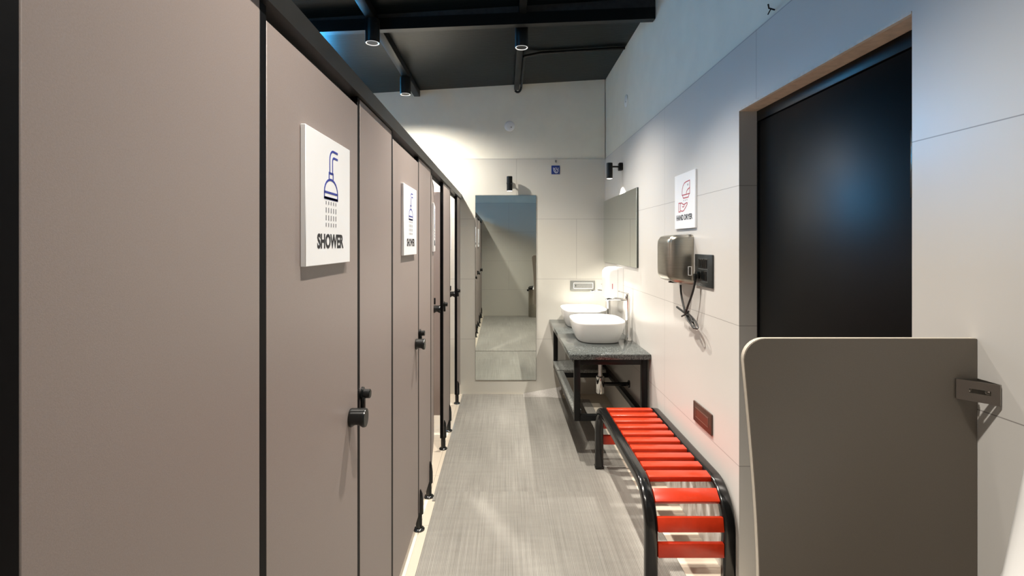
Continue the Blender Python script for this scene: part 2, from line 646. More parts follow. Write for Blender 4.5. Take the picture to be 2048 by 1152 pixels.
# ------------------------------------------------------------------ ceiling steel
# cross beam (falls towards the left like the roof)
b = MB()
zb = lambda x: 2.967 + 0.04 * x
x0, x1 = XL + 0.002, XR + 0.004
b.loft([[Vector((x, 3.51, zb(x))), Vector((x, 3.565, zb(x))), Vector((x, 3.565, zb(x) + 0.078)), Vector((x, 3.51, zb(x) + 0.078))]
        for x in (x0, x1)])
o = b.build('ceiling_beam', 'black_steel', origin=(0, 3.54, 2.967))
u = MB()
u.loft([[Vector((x, 3.515, zb(x) + 0.0785)), Vector((x, 3.56, zb(x) + 0.0785)), Vector((x, 3.56, ceil_z(x) - 0.002)), Vector((x, 3.515, ceil_z(x) - 0.002))]
        for x in (x0, x1)])
u.build('top_plate', 'grey_steel', o)
tag(o, 'black steel cross beam running from wall to wall under the black ceiling', 'beam')


def batten(x, y0, y1, zbot, w, label):
    b = MB()
    b.box(x - w / 2, x + w / 2, y0, y1, zbot, ceil_z(x - w / 2) - 0.001, 0.003)
    o = b.build('ceiling_batten', 'black_steel', origin=(x, y0, zbot))
    tag(o, label, 'batten', 'black battens carrying the downlights')


batten(-0.88, YB + 0.002, 3.508, 2.975, 0.06, 'black ceiling batten above the cubicles on the near side of the cross beam')
batten(-0.88, 3.567, YF + 0.006, 2.975, 0.06, 'black ceiling batten above the cubicles between the cross beam and the far wall')
batten(0.117, YB + 0.002, 3.508, 3.040, 0.05, 'black ceiling batten over the corridor on the near side of the cross beam')
batten(0.117, 3.567, YF + 0.006, 3.040, 0.05, 'black ceiling batten over the corridor between the cross beam and the far wall')

# conduit
b = MB()
zc = lambda x: ceil_z(x) - 0.016
b.tube([(0.16, 4.375, zc(0.16) - 0.02), (0.30, 4.375, zc(0.30)), (0.998, 4.375, zc(0.998))], 0.013)
pts = [(0.16, 4.375, zc(0.16) - 0.02)]
for i in range(1, 9):
    t = i / 8
    pts.append((0.16, 4.40 + 0.75 * t, 3.06 - 0.012 * t))
for i in range(1, 9):
    a = PI * 0.75 * i / 8
    pts.append((0.16 - 0.035 * (1 - math.cos(a)), 5.15 + 0.05 * math.sin(a) * 0.6, 3.048 - 0.05 * math.sin(a)))
b.tube(pts, 0.011)
o = b.build('conduit', 'black_steel', origin=(0.16, 4.375, 3.06))
tag(o, 'thin black conduit across the ceiling to the right wall, looping at the far wall', 'conduit')


# downlights
def make_downlight(loc, label):
    x, y, z = loc
    t = thing('downlight', label, 'lamp', loc, 'cylinder downlights under the ceiling')
    b = MB()
    b.lathe([(0.0455, 0.0), (0.047, 0.002), (0.047, 0.150), (0.044, 0.1515)], loc)
    b.lathe([(0.0455, 0.0), (0.041, 0.0), (0.036, 0.012)], loc, cap0=False)
    b.build('housing', 'black_steel', t)
    b = MB()
    b.lathe([(0.0445, -0.0005), (0.0435, -0.003), (0.030, 0.003), (0.028, 0.006)], loc, cap0=False, cap1=False)
    b.build('reflector_ring', 'lens_ring', t)
    b = MB()
    b.lathe([(0.029, 0.005), (0.020, 0.002), (0.004, 0.001)], loc)
    b.build('lens', 'lens', t)
    return t


LAMPS = [(-0.872, 3.455, 2.823, 'downlight over the cubicles just in front of the cross beam'),
         (-0.88, 4.64, 2.823, 'downlight over the cubicles nearest the far wall'),
         (0.117, 3.71, 2.888, 'downlight over the corridor in front of the thin ceiling conduit')]
HIDDEN = [(-0.88, 2.44, 2.823), (-0.88, 1.34, 2.823), (-0.88, 0.24, 2.823),
          (0.117, 2.35, 2.888), (0.117, 0.98, 2.888)]
dl = make_downlight(LAMPS[0][:3], 'black ' + LAMPS[0][3])
for x, y, z, lab in LAMPS[1:]:
    copy_thing(dl, (x, y, z), 'black ' + lab)
for i, (x, y, z) in enumerate(HIDDEN):
    copy_thing(dl, (x, y, z), 'black cylinder downlight on the %s batten above and before the view' % ('left' if x < 0 else 'middle'))
for x, y, z in [l[:3] for l in LAMPS] + HIDDEN:
    spot('lamp_light', (x, y, z - 0.012), (x, y, 0), (W_LEFT if x < 0 else W_RIGHT)[y], 164 if y > 4 else (124 if y > 3.5 else 104), 0.9, WARM, 0.03)

# ------------------------------------------------------------------ floor matting
b = MB()
b.box(-0.405, 0.815, YB + 0.02, 3.16, 0.005, 0.011, 0.002, 1)
o = b.build('floor_runner', 'runner', origin=(0.2, 1.0, 0.0))
tag(o, 'near ribbed grey runner mat overlapping the farther one in the corridor', 'mat', 'ribbed runner mats')
b = MB()
poly = [(-0.425, 3.06), (0.81, 3.06), (0.81, 5.05), (0.50, 5.10), (0.16, 5.235), (-0.425, 5.235)]
b.prism(poly, Matrix.Identity(4), 0.0, 0.0045)
o = b.build('floor_runner', 'runner', origin=(0.2, 4.1, 0.0))
tag(o, 'far ribbed grey runner mat reaching up to the tall mirror', 'mat', 'ribbed runner mats')

# ------------------------------------------------------------------ cubicle front
PX = -0.446
TH = 0.018
ZB, ZT = 0.10, 1.945
PANELS = [(0.483, 0.955), (1.614, 2.063), (2.722, 3.148), (3.807, 4.243), (4.902, 5.235)]
DOORS = [(0.982, 1.587), (2.09, 2.695), (3.175, 3.78), (4.27, 4.875)]
ulabels = ['shower cubicle nearest the camera, closed, its door carrying the large shower sign',
           'second shower cubicle, closed, its door carrying the smaller-looking shower sign',
           'shower cubicle with the first door standing ajar, beyond the two closed ones',
           'last shower cubicle, next to the far wall, its door ajar']


def foot(parent, y):
    b = MB()
    c = (PX - 0.006, y, 0)
    b.lathe([(0.030, 0.0), (0.030, 0.006), (0.024, 0.012), (0.014, 0.014)], c, n=24)
    b.lathe([(0.017, 0.010), (0.017, 0.125), (0.013, 0.132)], c, n=20)
    # half round clamp on the panel face, tapering to the top
    rings = []
    for z, r in ((0.085, 0.020), (0.15, 0.020), (0.19, 0.016), (0.21, 0.008)):
        rings.append([Vector((PX - 0.004 + r * 1.1 * math.sin(PI * i / 10), y + r * math.cos(PI * i / 10), z)) for i in range(11)])
    b.loft(rings)
    return b.build('foot', 'black_plastic', parent)


def knob(parent, y, z):
    """thumb-turn: a cylinder standing off the door, cut away underneath"""
    R, L = 0.027, 0.046
    b = MB()
    rings = []
    n = 32
    for i in range(13):
        s = i / 12
        arch = max(0.0, 1 - ((s - 0.47) / 0.33) ** 2)
        ring = []
        for k in range(n):
            a = 2 * PI * k / n
            low = max(0.0, -math.sin(a)) ** 2
            r = R * (1 - 0.32 * arch * low)
            if i in (0, 12):
                r *= 0.95
            ring.append(Vector((PX + 0.0005 + s * L, y + r * math.cos(a), z + r * math.sin(a))))
        rings.append(ring)
    b.loft(rings)
    return b.build('turn_knob', 'black_plastic', parent)


def keeper(parent, y, z):
    b = MB()
    b.lathe([(0.021, 0.0005), (0.021, 0.006), (0.014, 0.008), (0.014, 0.026), (0.012, 0.028)], (PX, y, z), 'X', n=24)
    b.box(PX + 0.0005, PX + 0.014, y - 0.016, y - 0.002, z - 0.05, z - 0.006, 0.002)
    return b.build('latch_keeper', 'black_plastic', parent)


def front_panel(t, i):
    y0, y1 = PANELS[i]
    b = MB()
    b.box(PX - TH, PX, y0, y1, ZB, ZT, 0.0015, 1)
    p = b.build('front_panel', 'hpl', t)
    e = MB()
    if i < 4:
        e.box(PX - TH - 0.004, PX - 0.0002, y1 + 0.0002, y1 + 0.0268, ZB, ZT, 0.001, 1)
        e.build('edge_strip', 'hpl_edge', p)
        e = MB()
    e.box(PX - TH - 0.004, PX - 0.0002, y0 - 0.0262, y0 - 0.0002, ZB, ZT, 0.001, 1)
    e.build('edge_strip', 'hpl_edge', p)
    for y in ((y0 + 0.035, y1 - 0.035) if i < 4 else (y0 + 0.035,)):
        foot(p, y)
    if i > 0:
        keeper(p, y0 + 0.018, 1.035 if i < 3 else 1.06)


AJAR = math.radians(6.2)
for i, lab in enumerate(ulabels):
    y0, y1 = DOORS[i]
    t = thing('shower_cubicle', lab, 'cubicle', (PX, (PANELS[i][0] + y1) / 2, 0.0), 'taupe shower cubicles')
    front_panel(t, i)
    if i == 3:
        front_panel(t, 4)
    hinge = (PX - TH / 2, y0, 0.0)
    b = MB()
    b.box(PX - TH, PX, y0, y1, ZB, 1.918, 0.0006, 1)
    d = b.build('door', 'hpl', origin=hinge)
    kz = 1.0 if i < 2 else 1.04
    knob(d, y1 - 0.075, kz)
    d.parent = t
    d.location = Vector(hinge) - Vector(t['_o'])
    if i >= 2:
        bb = MB()
        bb.box(PX - TH - 0.01, PX + 0.012, y1 - 0.012, y1 + 0.014, kz + 0.026, kz + 0.072, 0.002)
        bb.build('latch_bolt', 'black_plastic', d)
        d.rotation_euler = (0, 0, AJAR)
    # divider board behind the front panel
    yc = (PANELS[i][0] + PANELS[i][1]) / 2 + 0.12
    b = MB()
    b.box(XL + 0.002, PX - TH - 0.006, yc - 0.009, yc + 0.009, 0.15, 1.91, 0.0015, 1)
    dv = b.build('divider', 'hpl', t)
    f = MB()
    f.lathe([(0.028, 0.0), (0.028, 0.008), (0.014, 0.014), (0.014, 0.149)], (-1.1, yc, 0.0), n=20)
    f.build('foot', 'black_plastic', dv)

# the cubicle beside the back wall, which the tall mirror shows
y0, y1 = -0.14, 0.456
t = thing('shower_cubicle', 'cubicle beside the back wall, visible only in the tall mirror', 'cubicle', (PX, 0.0, 0.0), 'taupe shower cubicles')
b = MB()
b.box(PX - TH, PX, YB + 0.004, -0.168, ZB, ZT, 0.0015, 1)
p = b.build('front_panel', 'hpl', t)
e = MB()
e.box(PX - TH - 0.004, PX - 0.001, -0.1675, -0.1405, ZB, ZT, 0.001, 1)
e.build('edge_strip', 'hpl_edge', p)
foot(p, -0.205)
b = MB()
b.box(PX - TH, PX, y0 + 0.001, y1 - 0.001, ZB, 1.918, 0.0006, 1)
d = b.build('door', 'hpl', t)
knob(d, y1 - 0.075, 1.0)

# head rail
b = MB()
xo, xi = PX + 0.012, PX - 0.034
prof = [(xo, 1.947), (xo, 1.996), (xo - 0.006, 2.002), (xi + 0.006, 2.002), (xi, 1.996), (xi, 1.925), (xi + 0.006, 1.925), (xi + 0.006, 1.947)]
b.loft([[Vector((px, y, pz)) for px, pz in prof] for y in (YB + 0.002, YF - 0.002)])
o = b.build('head_rail', 'rail', origin=(PX, 2.4, 1.947))
tag(o, 'long dark grey head rail along the top of the cubicle doors and panels', 'rail')


# ------------------------------------------------------------------ signs
def frame_matrix(origin, u, v):
    u, v = Vector(u).normalized(), Vector(v).normalized()
    n = u.cross(v)
    m = Matrix((u, v, n)).transposed().to_4x4()
    m.translation = Vector(origin)
    return m


def sign_plate(t, m, w, h, th):
    b = MB()
    b.box(0, w, 0, h, 0, th, 0.0012, 1, mtx=m)
    return b.build('plate', 'sign_white', t)


def shower_sign(origin, label, parent_rot=None):
    """origin: lower near corner on the door face; width runs along +Y."""
    W, H, T0 = 0.325, 0.312, 0.012
    t = thing('shower_sign', label, 'sign', origin, 'white shower signs on the cubicle doors')
    # local (u, v, n): u = +Y, v = +Z, n = +X
    m = frame_matrix(origin, (0, 1, 0), (0, 0, 1))
    sign_plate(t, m, W, H, T0)
    S = lambda pts: [(u * W, v * H) for u, v in pts]
    a, c = T0 - 0.0004, T0 + 0.0006
    b = MB()
    lw = 0.0052
    # pipe: two lines bending to the right
    def bend(u0, vt, r):
        pts = [(u0, 0.72)]
        for i in range(9):
            q = PI / 2 * i / 8
            pts.append((u0 + r * (1 - math.cos(q)), vt - r + r * math.sin(q)))
        pts.append((0.67, vt))
        return pts
    b.stroke(S(bend(0.482, 0.905, 0.08)), lw, m, a, c)
    b.stroke(S(bend(0.545, 0.855, 0.035)), lw, m, a, c)
    # collar
    b.stroke(S([(0.466, 0.672), (0.466, 0.722), (0.558, 0.722), (0.558, 0.672)]), lw, m, a, c)
    # dome
    dome = [(0.362, 0.52)]
    for i in range(13):
        q = PI * i / 12
        dome.append((0.514 - 0.152 * math.cos(q), 0.565 + 0.107 * math.sin(q)))
    dome.append((0.666, 0.52))
    b.stroke(S(dome), lw, m, a, c, closed=True)
    b.stroke(S([(0.355, 0.565), (0.673, 0.565)]), lw, m, a, c)
    b.stroke(S([(0.355, 0.52), (0.673, 0.52)]), lw * 1.2, m, a, c)
    b.build('pictogram', 'ink_blue', t)
    b = MB()
    for r, (v1, v0) in enumerate(((0.495, 0.470), (0.445, 0.405), (0.385, 0.345), (0.325, 0.295))):
        for k in range(5):
            u = 0.40 + 0.056 * k
            b.stroke(S([(u, v0), (u, v1)]), 0.0042, m, a, c)
    b.build('water_drops', 'ink_grey', t)
    b = MB()
    b.text('SHOWER', m @ Matrix.Translation((0, 0, T0 - 0.0004)), 0.215 * W, 0.815 * W, 0.125 * H, 0.24 * H, 0.001, bold=0.035)
    b.build('lettering', 'ink_black', t)
    return t


slabels = ['large white shower sign on the nearest closed cubicle door',
           'white shower sign on the second closed cubicle door',
           'white shower sign seen edge-on on the first ajar door',
           'white shower sign on the last ajar door by the far wall']
for i, (y0, y1) in enumerate(DOORS):
    org = (PX + 0.0005, y0 + 0.16, 1.45)
    s = shower_sign(org, slabels[i])
    if i >= 2:
        piv = Vector((PX - TH / 2, y0, 0))
        rel = Vector(org) - piv
        rz = Matrix.Rotation(AJAR, 3, 'Z')
        s.location = piv + rz @ rel
        s.rotation_euler = (0, 0, AJAR)

# hand dryer sign on the right wall: u runs towards the camera (-Y), normal -X
W, H, T0 = 0.326, 0.307, 0.010
org = (XR - 0.0005, 3.06, 1.585)
t = thing('hand_dryer_sign', 'white sign with red dryer and hand drawing above the steel hand dryer', 'sign', org)
m = frame_matrix(org, (0, -1, 0), (0, 0, 1))
sign_plate(t, m, W, H, T0)
S = lambda pts: [(u * W, v * H) for u, v in pts]
a, c = T0 - 0.0004, T0 + 0.0006
b = MB()
lw = 0.0052
body = [(0.39, 0.607), (0.385, 0.66), (0.40, 0.71), (0.44, 0.775), (0.50, 0.815), (0.58, 0.830), (0.76, 0.838), (0.76, 0.607)]
b.stroke(S(body), lw, m, a, c, closed=True)
b.stroke(S([(0.41, 0.607), (0.45, 0.550), (0.70, 0.550), (0.74, 0.607)]), lw, m, a, c)
b.stroke(S([(0.60, 0.61), (0.605, 0.64), (0.63, 0.67), (0.67, 0.69), (0.76, 0.71)]), lw, m, a, c)
b.stroke(S([(0.215, 0.475), (0.30, 0.475), (0.30, 0.315), (0.215, 0.315)]), lw, m, a, c, closed=True)
hand = [(0.30, 0.46), (0.36, 0.475), (0.44, 0.44), (0.50, 0.435), (0.60, 0.455), (0.645, 0.452), (0.64, 0.425), (0.56, 0.375),
        (0.47, 0.325), (0.40, 0.318), (0.30, 0.335)]
b.stroke(S(hand), lw, m, a, c)
b.stroke(S([(0.40, 0.405), (0.44, 0.39), (0.49, 0.405), (0.50, 0.435)]), lw, m, a, c)
n0 = len(b.bm.faces)
for u in (0.47, 0.55, 0.63):
    b.stroke(S([(u, 0.495), (u, 0.520)]), 0.0045, m, a, c)
for u in (0.65, 0.69):
    b.stroke(S([(u, 0.755), (u, 0.79)]), 0.004, m, a, c)
b.bm.faces.ensure_lookup_table()
for f in b.bm.faces[n0:]:
    f.material_index = 1
b.build('pictogram', ['ink_red', 'ink_grey'], t)
b = MB()
b.text('HAND DRYER', m @ Matrix.Translation((0, 0, T0 - 0.0004)), 0.10 * W, 0.885 * W, 0.155 * H, 0.255 * H, 0.001, bold=0.03)
b.build('lettering', 'ink_black', t)

# ------------------------------------------------------------------ far wall fittings
# tall mirror
org = (0.008, YF, 0.14)
t = thing('wall_mirror', 'tall frameless mirror on the far wall below the black spot lamp', 'mirror', org)
b = MB()
b.box(-0.297, 0.312, YF - 0.006, YF - 0.0005, 0.14, 1.988, 0.0005, 1)
b.build('backing', 'mirror_edge', t)
b = MB()
ky = lambda x: 0.0033 * x
b.loft([[Vector((x, YF - 0.009 + ky(x), 0.142)), Vector((x, YF - 0.006, 0.142)), Vector((x, YF - 0.006, 1.986)), Vector((x, YF - 0.009 + ky(x), 1.986))]
        for x in (-0.295, 0.310)])
b.build('glass', 'mirror', t)

# spot lamp above the tall mirror
org = (0.045, YF, 2.10)
t = thing('wall_spotlight', 'black wall spot lamp above the tall mirror on the far wall', 'lamp', org, 'black wall spot lamps')
b = MB()
b.lathe([(0.030, -0.0005), (0.030, -0.020), (0.027, -0.023)], (0.045, YF, 2.105), 'Y', n=24)
b.build('wall_plate', 'black_steel', t)
b = MB()
b.tube([(0.045, YF - 0.02, 2.105), (0.045, YF - 0.075, 2.105)], 0.008)
b.build('arm', 'black_steel', t)
b = MB()
b.lathe([(0.026, 0.06), (0.028, 0.058), (0.028, -0.004), (0.030, -0.006), (0.030, -0.014), (0.028, -0.016), (0.028, -0.08), (0.026, -0.082), (0.024, -0.075)],
        (0.045, YF - 0.085, 2.105), 'Z', n=24)
b.build('lamp_head', 'black_steel', t)
b = MB()
b.lathe([(0.0265, -0.0825), (0.01, -0.085)], (0.045, YF - 0.085, 2.105), 'Z', n=24)
b.build('lens', 'lens', t)
spot('spot_light', (0.045, YF - 0.085, 2.01), (0.045, YF - 0.10, 0), W_MIRROR, 50, 0.5, WARM, 0.015)

# round cover plates
def round_cover(org, axis, label):
    t = thing('round_cover', label, 'cover', org, 'white round junction covers')
    b = MB()
    s = -1
    b.lathe([(0.052, s * 0.0005), (0.052, s * 0.004), (0.047, s * 0.008), (0.02, s * 0.010)], org, axis, n=36)
    b.build('disc', 'white_plastic', t)
    b = MB()
    o2 = Vector(org) + (Vector((0.018, -0.0102, -0.012)) if axis == 'Y' else Vector((-0.0102, -0.018, -0.012)))
    b.lathe([(0.006, 0), (0.006, s * 0.002)], o2, axis, n=12)
    b.build('screw', 'satin', t)


round_cover((0.045, YF + 0.010, 2.68), 'Y', 'white round cover on the far wall above the tall mirror')
round_cover((XR + 0.008, 4.357, 2.687), 'X', 'white round cover high on the right wall above the basins')

# blue tag
org = (0.505, YF, 2.24)
t = thing('blue_tag', 'small square blue tag with a white mark on the far wall', 'tag', org)
b = MB()
b.box(0.464, 0.548, YF - 0.006, YF - 0.0005, 2.197, 2.284, 0.003)
b.build('plate', 'blue_tag', t)
m = frame_matrix((0.464, YF - 0.006, 2.197), (1, 0, 0), (0, 0, 1))
b = MB()
for pts in ([(0.018, 0.066), (0.026, 0.030), (0.040, 0.014)], [(0.030, 0.064), (0.038, 0.036), (0.050, 0.022)],
            [(0.066, 0.066), (0.066, 0.030), (0.056, 0.014), (0.040, 0.014)], [(0.044, 0.070), (0.050, 0.052), (0.058, 0.040)]):
    b.stroke(pts, 0.005, m, -0.0003, 0.0006)
b.build('white_mark', 'sign_white', t)
o = MB().box(0.500, 0.516, YF - 0.012, YF - 0.0005, 2.312, 2.336, 0.002).build('wall_clip', 'satin', origin=(0.508, YF, 2.32))
tag(o, 'tiny grey clip on the far wall just above the blue tag', 'clip')


def switch_plate(org, m, w, h, label, plate, insert, line, name='switch_plate', rows=1):
    t = thing(name, label, 'switch plate', org)
    b = MB()
    b.box(0, w, 0, h, 0.0005, 0.010, 0.003, 2, mtx=m)
    b.build('plate', plate, t)
    return t


# grey switch plate on the far wall
w, h = 0.247, 0.098
org = (0.652, YF, 1.035)
m = frame_matrix(org, (1, 0, 0), (0, 0, 1))
t = switch_plate(org, m, w, h, 'grey rectangular switch plate on the far wall above the basins', 'grey_plate', None, None)
b = MB()
b.stroke([(0.034, 0.022), (w - 0.022, 0.022), (w - 0.022, h - 0.022), (0.034, h - 0.022)], 0.006, m, 0.009, 0.0125, closed=True)
b.build('inner_frame', 'white_plastic', t)
b = MB()
b.box(0.038, w - 0.026, 0.026, h - 0.026, 0.009, 0.0115, 0.001, 1, mtx=m)
b.build('insert', 'mesh_grey', t)
b = MB()
b.box(0.050, 0.058, 0.040, 0.058, 0.011, 0.0135, 0.001, 1, mtx=m)
b.build('rocker', 'charcoal', t)

# ------------------------------------------------------------------ right wall fittings
# mirror over the basins
org = (XR, 4.55, 1.32)
t = thing('wall_mirror', 'rectangular mirror on the right wall above the wash basins', 'mirror', org)
b = MB()
b.box(XR - 0.014, XR - 0.0005, 3.93, 5.235, 1.32, 1.925, 0.001, 1)
b.build('backing', 'mirror_edge', t)
b = MB()
b.box(XR - 0.017, XR - 0.014, 3.932, 5.233, 1.322, 1.923)
b.build('glass', 'mirror', t)

# spot lamp over the basin mirror
YS = 4.47
org = (XR, YS, 2.16)
t = thing('wall_spotlight', 'lit black wall spot lamp above the basin mirror on the right wall', 'lamp', org, 'black wall spot lamps')
b = MB()
b.box(XR - 0.034, XR - 0.0005, YS - 0.028, YS + 0.028, 2.125, 2.19, 0.006)
b.build('wall_plate', 'black_steel', t)
b = MB()
b.tube([(XR - 0.03, YS, 2.158), (XR - 0.09, YS, 2.158)], 0.008)
b.build('arm', 'black_steel', t)
b = MB()
XS = XR - 0.11
b.lathe([(0.024, 0.065), (0.026, 0.063), (0.026, -0.066), (0.024, -0.068), (0.022, -0.06)], (XS, YS, 2.125), 'Z', n=24)
b.build('lamp_head', 'black_steel', t)
b = MB()
b.lathe([(0.0235, -0.0685), (0.01, -0.071)], (XS, YS, 2.125), 'Z', n=24)
b.build('lens', 'lens', t)
spot('spot_light', (XS, YS, 2.05), (XS + 0.26, YS, 0.7), W_BASIN, 98, 0.6, (1.0, 0.93, 0.83), 0.012)

# paper towel dispenser
org = (XR, 4.555, 1.035)
t = thing('towel_dispenser', 'white paper towel dispenser on the right wall between the two taps', 'dispenser', org)
b = MB()
rings = []
for z, dx in ((1.037, 0.132), (1.045, 0.140), (1.20, 0.142), (1.265, 0.138), (1.290, 0.118), (1.300, 0.085)):
    ring = []
    y0, y1 = 4.43, 4.68
    r = 0.03
    for (cx, cy, a0) in ((XR - dx + r, y0 + r, PI), (XR - 0.001, y0, None), (XR - 0.001, y1, None), (XR - dx + r, y1 - r, PI / 2)):
        if a0 is None:
            ring.append(Vector((cx, cy, z)))
        elif a0 == PI:
            for k in range(7):
                a_ = PI + PI / 2 * k / 6
                ring.append(Vector((cx + r * math.cos(a_), cy + r * math.sin(a_), z)))
        else:
            for k in range(7):
                a_ = PI / 2 + PI / 2 * k / 6
                ring.append(Vector((cx + r * math.cos(a_), cy + r * math.sin(a_), z)))
    rings.append(ring)
b.loft(rings)
b.build('cover', 'white_plastic', t)
b = MB()
b.box(XR - 0.096, XR - 0.090, 4.4285, 4.4305, 1.12, 1.165, 0.0008, 1)
b.build('level_mark', 'ink_red', t)
b = MB()
b.box(XR - 0.05, XR - 0.046, 4.4285, 4.4305, 1.04, 1.285)
b.build('seam', mat('pale grey seam', (0.6, 0.6, 0.58), 0.4, var=0.05, vscale=60), t)

# hand dryer
org = (XR, 2.905, 1.283)
t = thing('hand_dryer', 'brushed steel hand dryer on the right wall below the hand dryer sign', 'hand dryer', org)
b = MB()
rings = []
yc = 2.905
Z0, Z1 = 1.283, 1.552
prof = [(0.0, 1.0, 0.0), (0.045, 1.0, 0.0), (0.085, 0.985, 0.003), (0.110, 0.94, 0.010), (0.124, 0.84, 0.026), (0.129, 0.70, 0.045)]
for dx, ky, dz in prof:
    ring = []
    hw = 0.127 * ky
    za, zb_ = Z0 + dz * (1.0 if dx > 0.05 else 0) + dx * 0.10, Z1 - dz
    r = 0.028
    for (cy, cz, a0) in ((yc + hw - r, zb_ - r, 0), (yc - hw + r, zb_ - r, PI / 2), (yc - hw + r, za + r, PI), (yc + hw - r, za + r, 1.5 * PI)):
        for k in range(6):
            a_ = a0 + PI / 2 * k / 5
            ring.append(Vector((XR - 0.001 - dx, cy + r * math.cos(a_), cz + r * math.sin(a_))))
    rings.append(ring)
b.loft(rings)
b.build('casing', 'steel', t)
b = MB()
m = frame_matrix((XR - 0.030, yc - 0.1272, 1.335), (1, 0, 0), (0, 0, 1))
b.stroke([(0, 0), (0.017, 0), (0.017, 0.045), (0, 0.045)], 0.003, m, 0, 0.001, closed=True)
b.build('label_sticker', 'white_plastic', t)
b = MB()
b.lathe([(0.030, 0.004), (0.030, -0.0015), (0.024, -0.003)], (XR - 0.065, yc, Z0 + 0.006), 'Z', n=24)
b.build('air_outlet', 'black_plastic', t)

# charcoal power outlet
w, h = 0.230, 0.162
org = (XR, 2.741, 1.286)
m = frame_matrix(org, (0, -1, 0), (0, 0, 1))
t = switch_plate(org, m, w, h, 'charcoal power outlet beside the steel hand dryer', 'charcoal', None, None, name='power_outlet')
b = MB()
for u0 in (0.060, 0.088, 0.116, 0.144):
    b.box(u0, u0 + 0.025, 0.096, 0.138, 0.009, 0.013, 0.001, 1, mtx=m)
b.build('switch_row', 'black_plastic', t)
b = MB()
b.stroke([(0.050, 0.088), (0.178, 0.088)], 0.003, m, 0.009, 0.011)
b.stroke([(0.050, 0.026), (0.178, 0.026), (0.178, 0.142), (0.050, 0.142)], 0.0022, m, 0.009, 0.0108, closed=True)
b.build('inner_frame', mat('grey plate line', (0.09, 0.1, 0.1), 0.4, var=0.05, vscale=60), t)
b = MB()
b.box(0.095, 0.165, 0.032, 0.080, 0.009, 0.0125, 0.002, 1, mtx=m)
b.build('socket', 'black_plastic', t)

# cable with plug, tied in a bundle
t = thing('power_cable', 'black cable of the hand dryer, tied in a bundle and plugged into the outlet', 'cable', (XR - 0.05, 2.83, 1.05))
b = MB()
px, py, pz = XR - 0.02, 2.668, 1.345


def bez(p0, p1, p2, p3, n=14):
    out = []
    for i in range(n + 1):
        s = i / n
        q = 1 - s
        out.append(Vector(p0) * q ** 3 + Vector(p1) * 3 * q * q * s + Vector(p2) * 3 * q * s * s + Vector(p3) * s ** 3)
    return out


c0 = (XR - 0.050, 2.76, 1.132)
b.tube(bez((XR - 0.055, 2.825, 1.281), (XR - 0.055, 2.825, 1.22), (XR - 0.055, 2.785, 1.18), c0), 0.0055, 8)
b.tube(bez(c0, (XR - 0.055, 2.72, 1.19), (XR - 0.04, 2.67, 1.24), (px - 0.012, py, pz - 0.020)), 0.0055, 8)
# tied loops
for k, (dy, dz, ry, rz, ang) in enumerate(((-0.075, -0.026, 0.085, 0.012, 0.30), (-0.065, -0.028, 0.072, 0.008, 0.36), (-0.05, -0.012, 0.06, 0.010, 0.25))):
    pts = []
    for i in range(21):
        q = 2 * PI * i / 20
        yy, zz = ry * math.cos(q), rz * math.sin(q)
        pts.append((XR - 0.045 + 0.008 * math.sin(q + k), c0[1] + dy + yy * math.cos(ang) - zz * math.sin(ang),
                    c0[2] + dz + yy * math.sin(ang) + zz * math.cos(ang)))
    b.tube(pts, 0.0045, 8)
b.tube([(XR - 0.045, 2.73, 1.128), (XR - 0.05, 2.79, 1.138), (XR - 0.05, 2.90, 1.152)], 0.006, 8)
b.tube([(XR - 0.045, 2.73, 1.150), (XR - 0.052, 2.765, 1.128), (XR - 0.05, 2.82, 1.112)], 0.005, 8)
b.build('cord', 'rubber', t)
b = MB()
b.box(px - 0.012, px + 0.0065, py - 0.018, py + 0.018, pz - 0.022, pz + 0.016, 0.005)
b.box(px - 0.022, px - 0.010, py - 0.010, py + 0.010, pz - 0.034, pz + 0.004, 0.004)
b.build('plug', 'black_plastic', t)

# brown switch plate low on the right wall
w, h = 0.240, 0.102
org = (XR, 2.763, 0.577)
m = frame_matrix(org, (0, -1, 0), (0, 0, 1))
t = switch_plate(org, m, w, h, 'dark brown switch plate low on the right wall above the red bench', 'brown', None, None)
b = MB()
b.stroke([(0.036, 0.028), (w - 0.036, 0.028), (w - 0.036, h - 0.028), (0.036, h - 0.028)], 0.003, m, 0.009, 0.0115, closed=True)
b.build('inner_frame', mat('brown frame line', (0.17, 0.09, 0.07), 0.3, var=0.05, vscale=60), t)
b = MB()
b.box(0.040, w - 0.040, 0.032, h - 0.032, 0.009, 0.0108, 0.001, 1, mtx=m)
b.build('insert', 'brown', t)

# bent nail at the top of the tile
b = MB()
b.tube([(XR + 0.004, 1.955, 2.372), (XR - 0.02, 1.95, 2.376), (XR - 0.03, 1.935, 2.383)], 0.003, 8)
b.tube([(XR - 0.012, 1.951, 2.374), (XR - 0.02, 1.958, 2.355)], 0.0022, 8)
o = b.build('bent_nail', 'black_steel', origin=(XR, 1.955, 2.372))
tag(o, 'small dark bent nail in the right wall above the black doorway', 'nail')

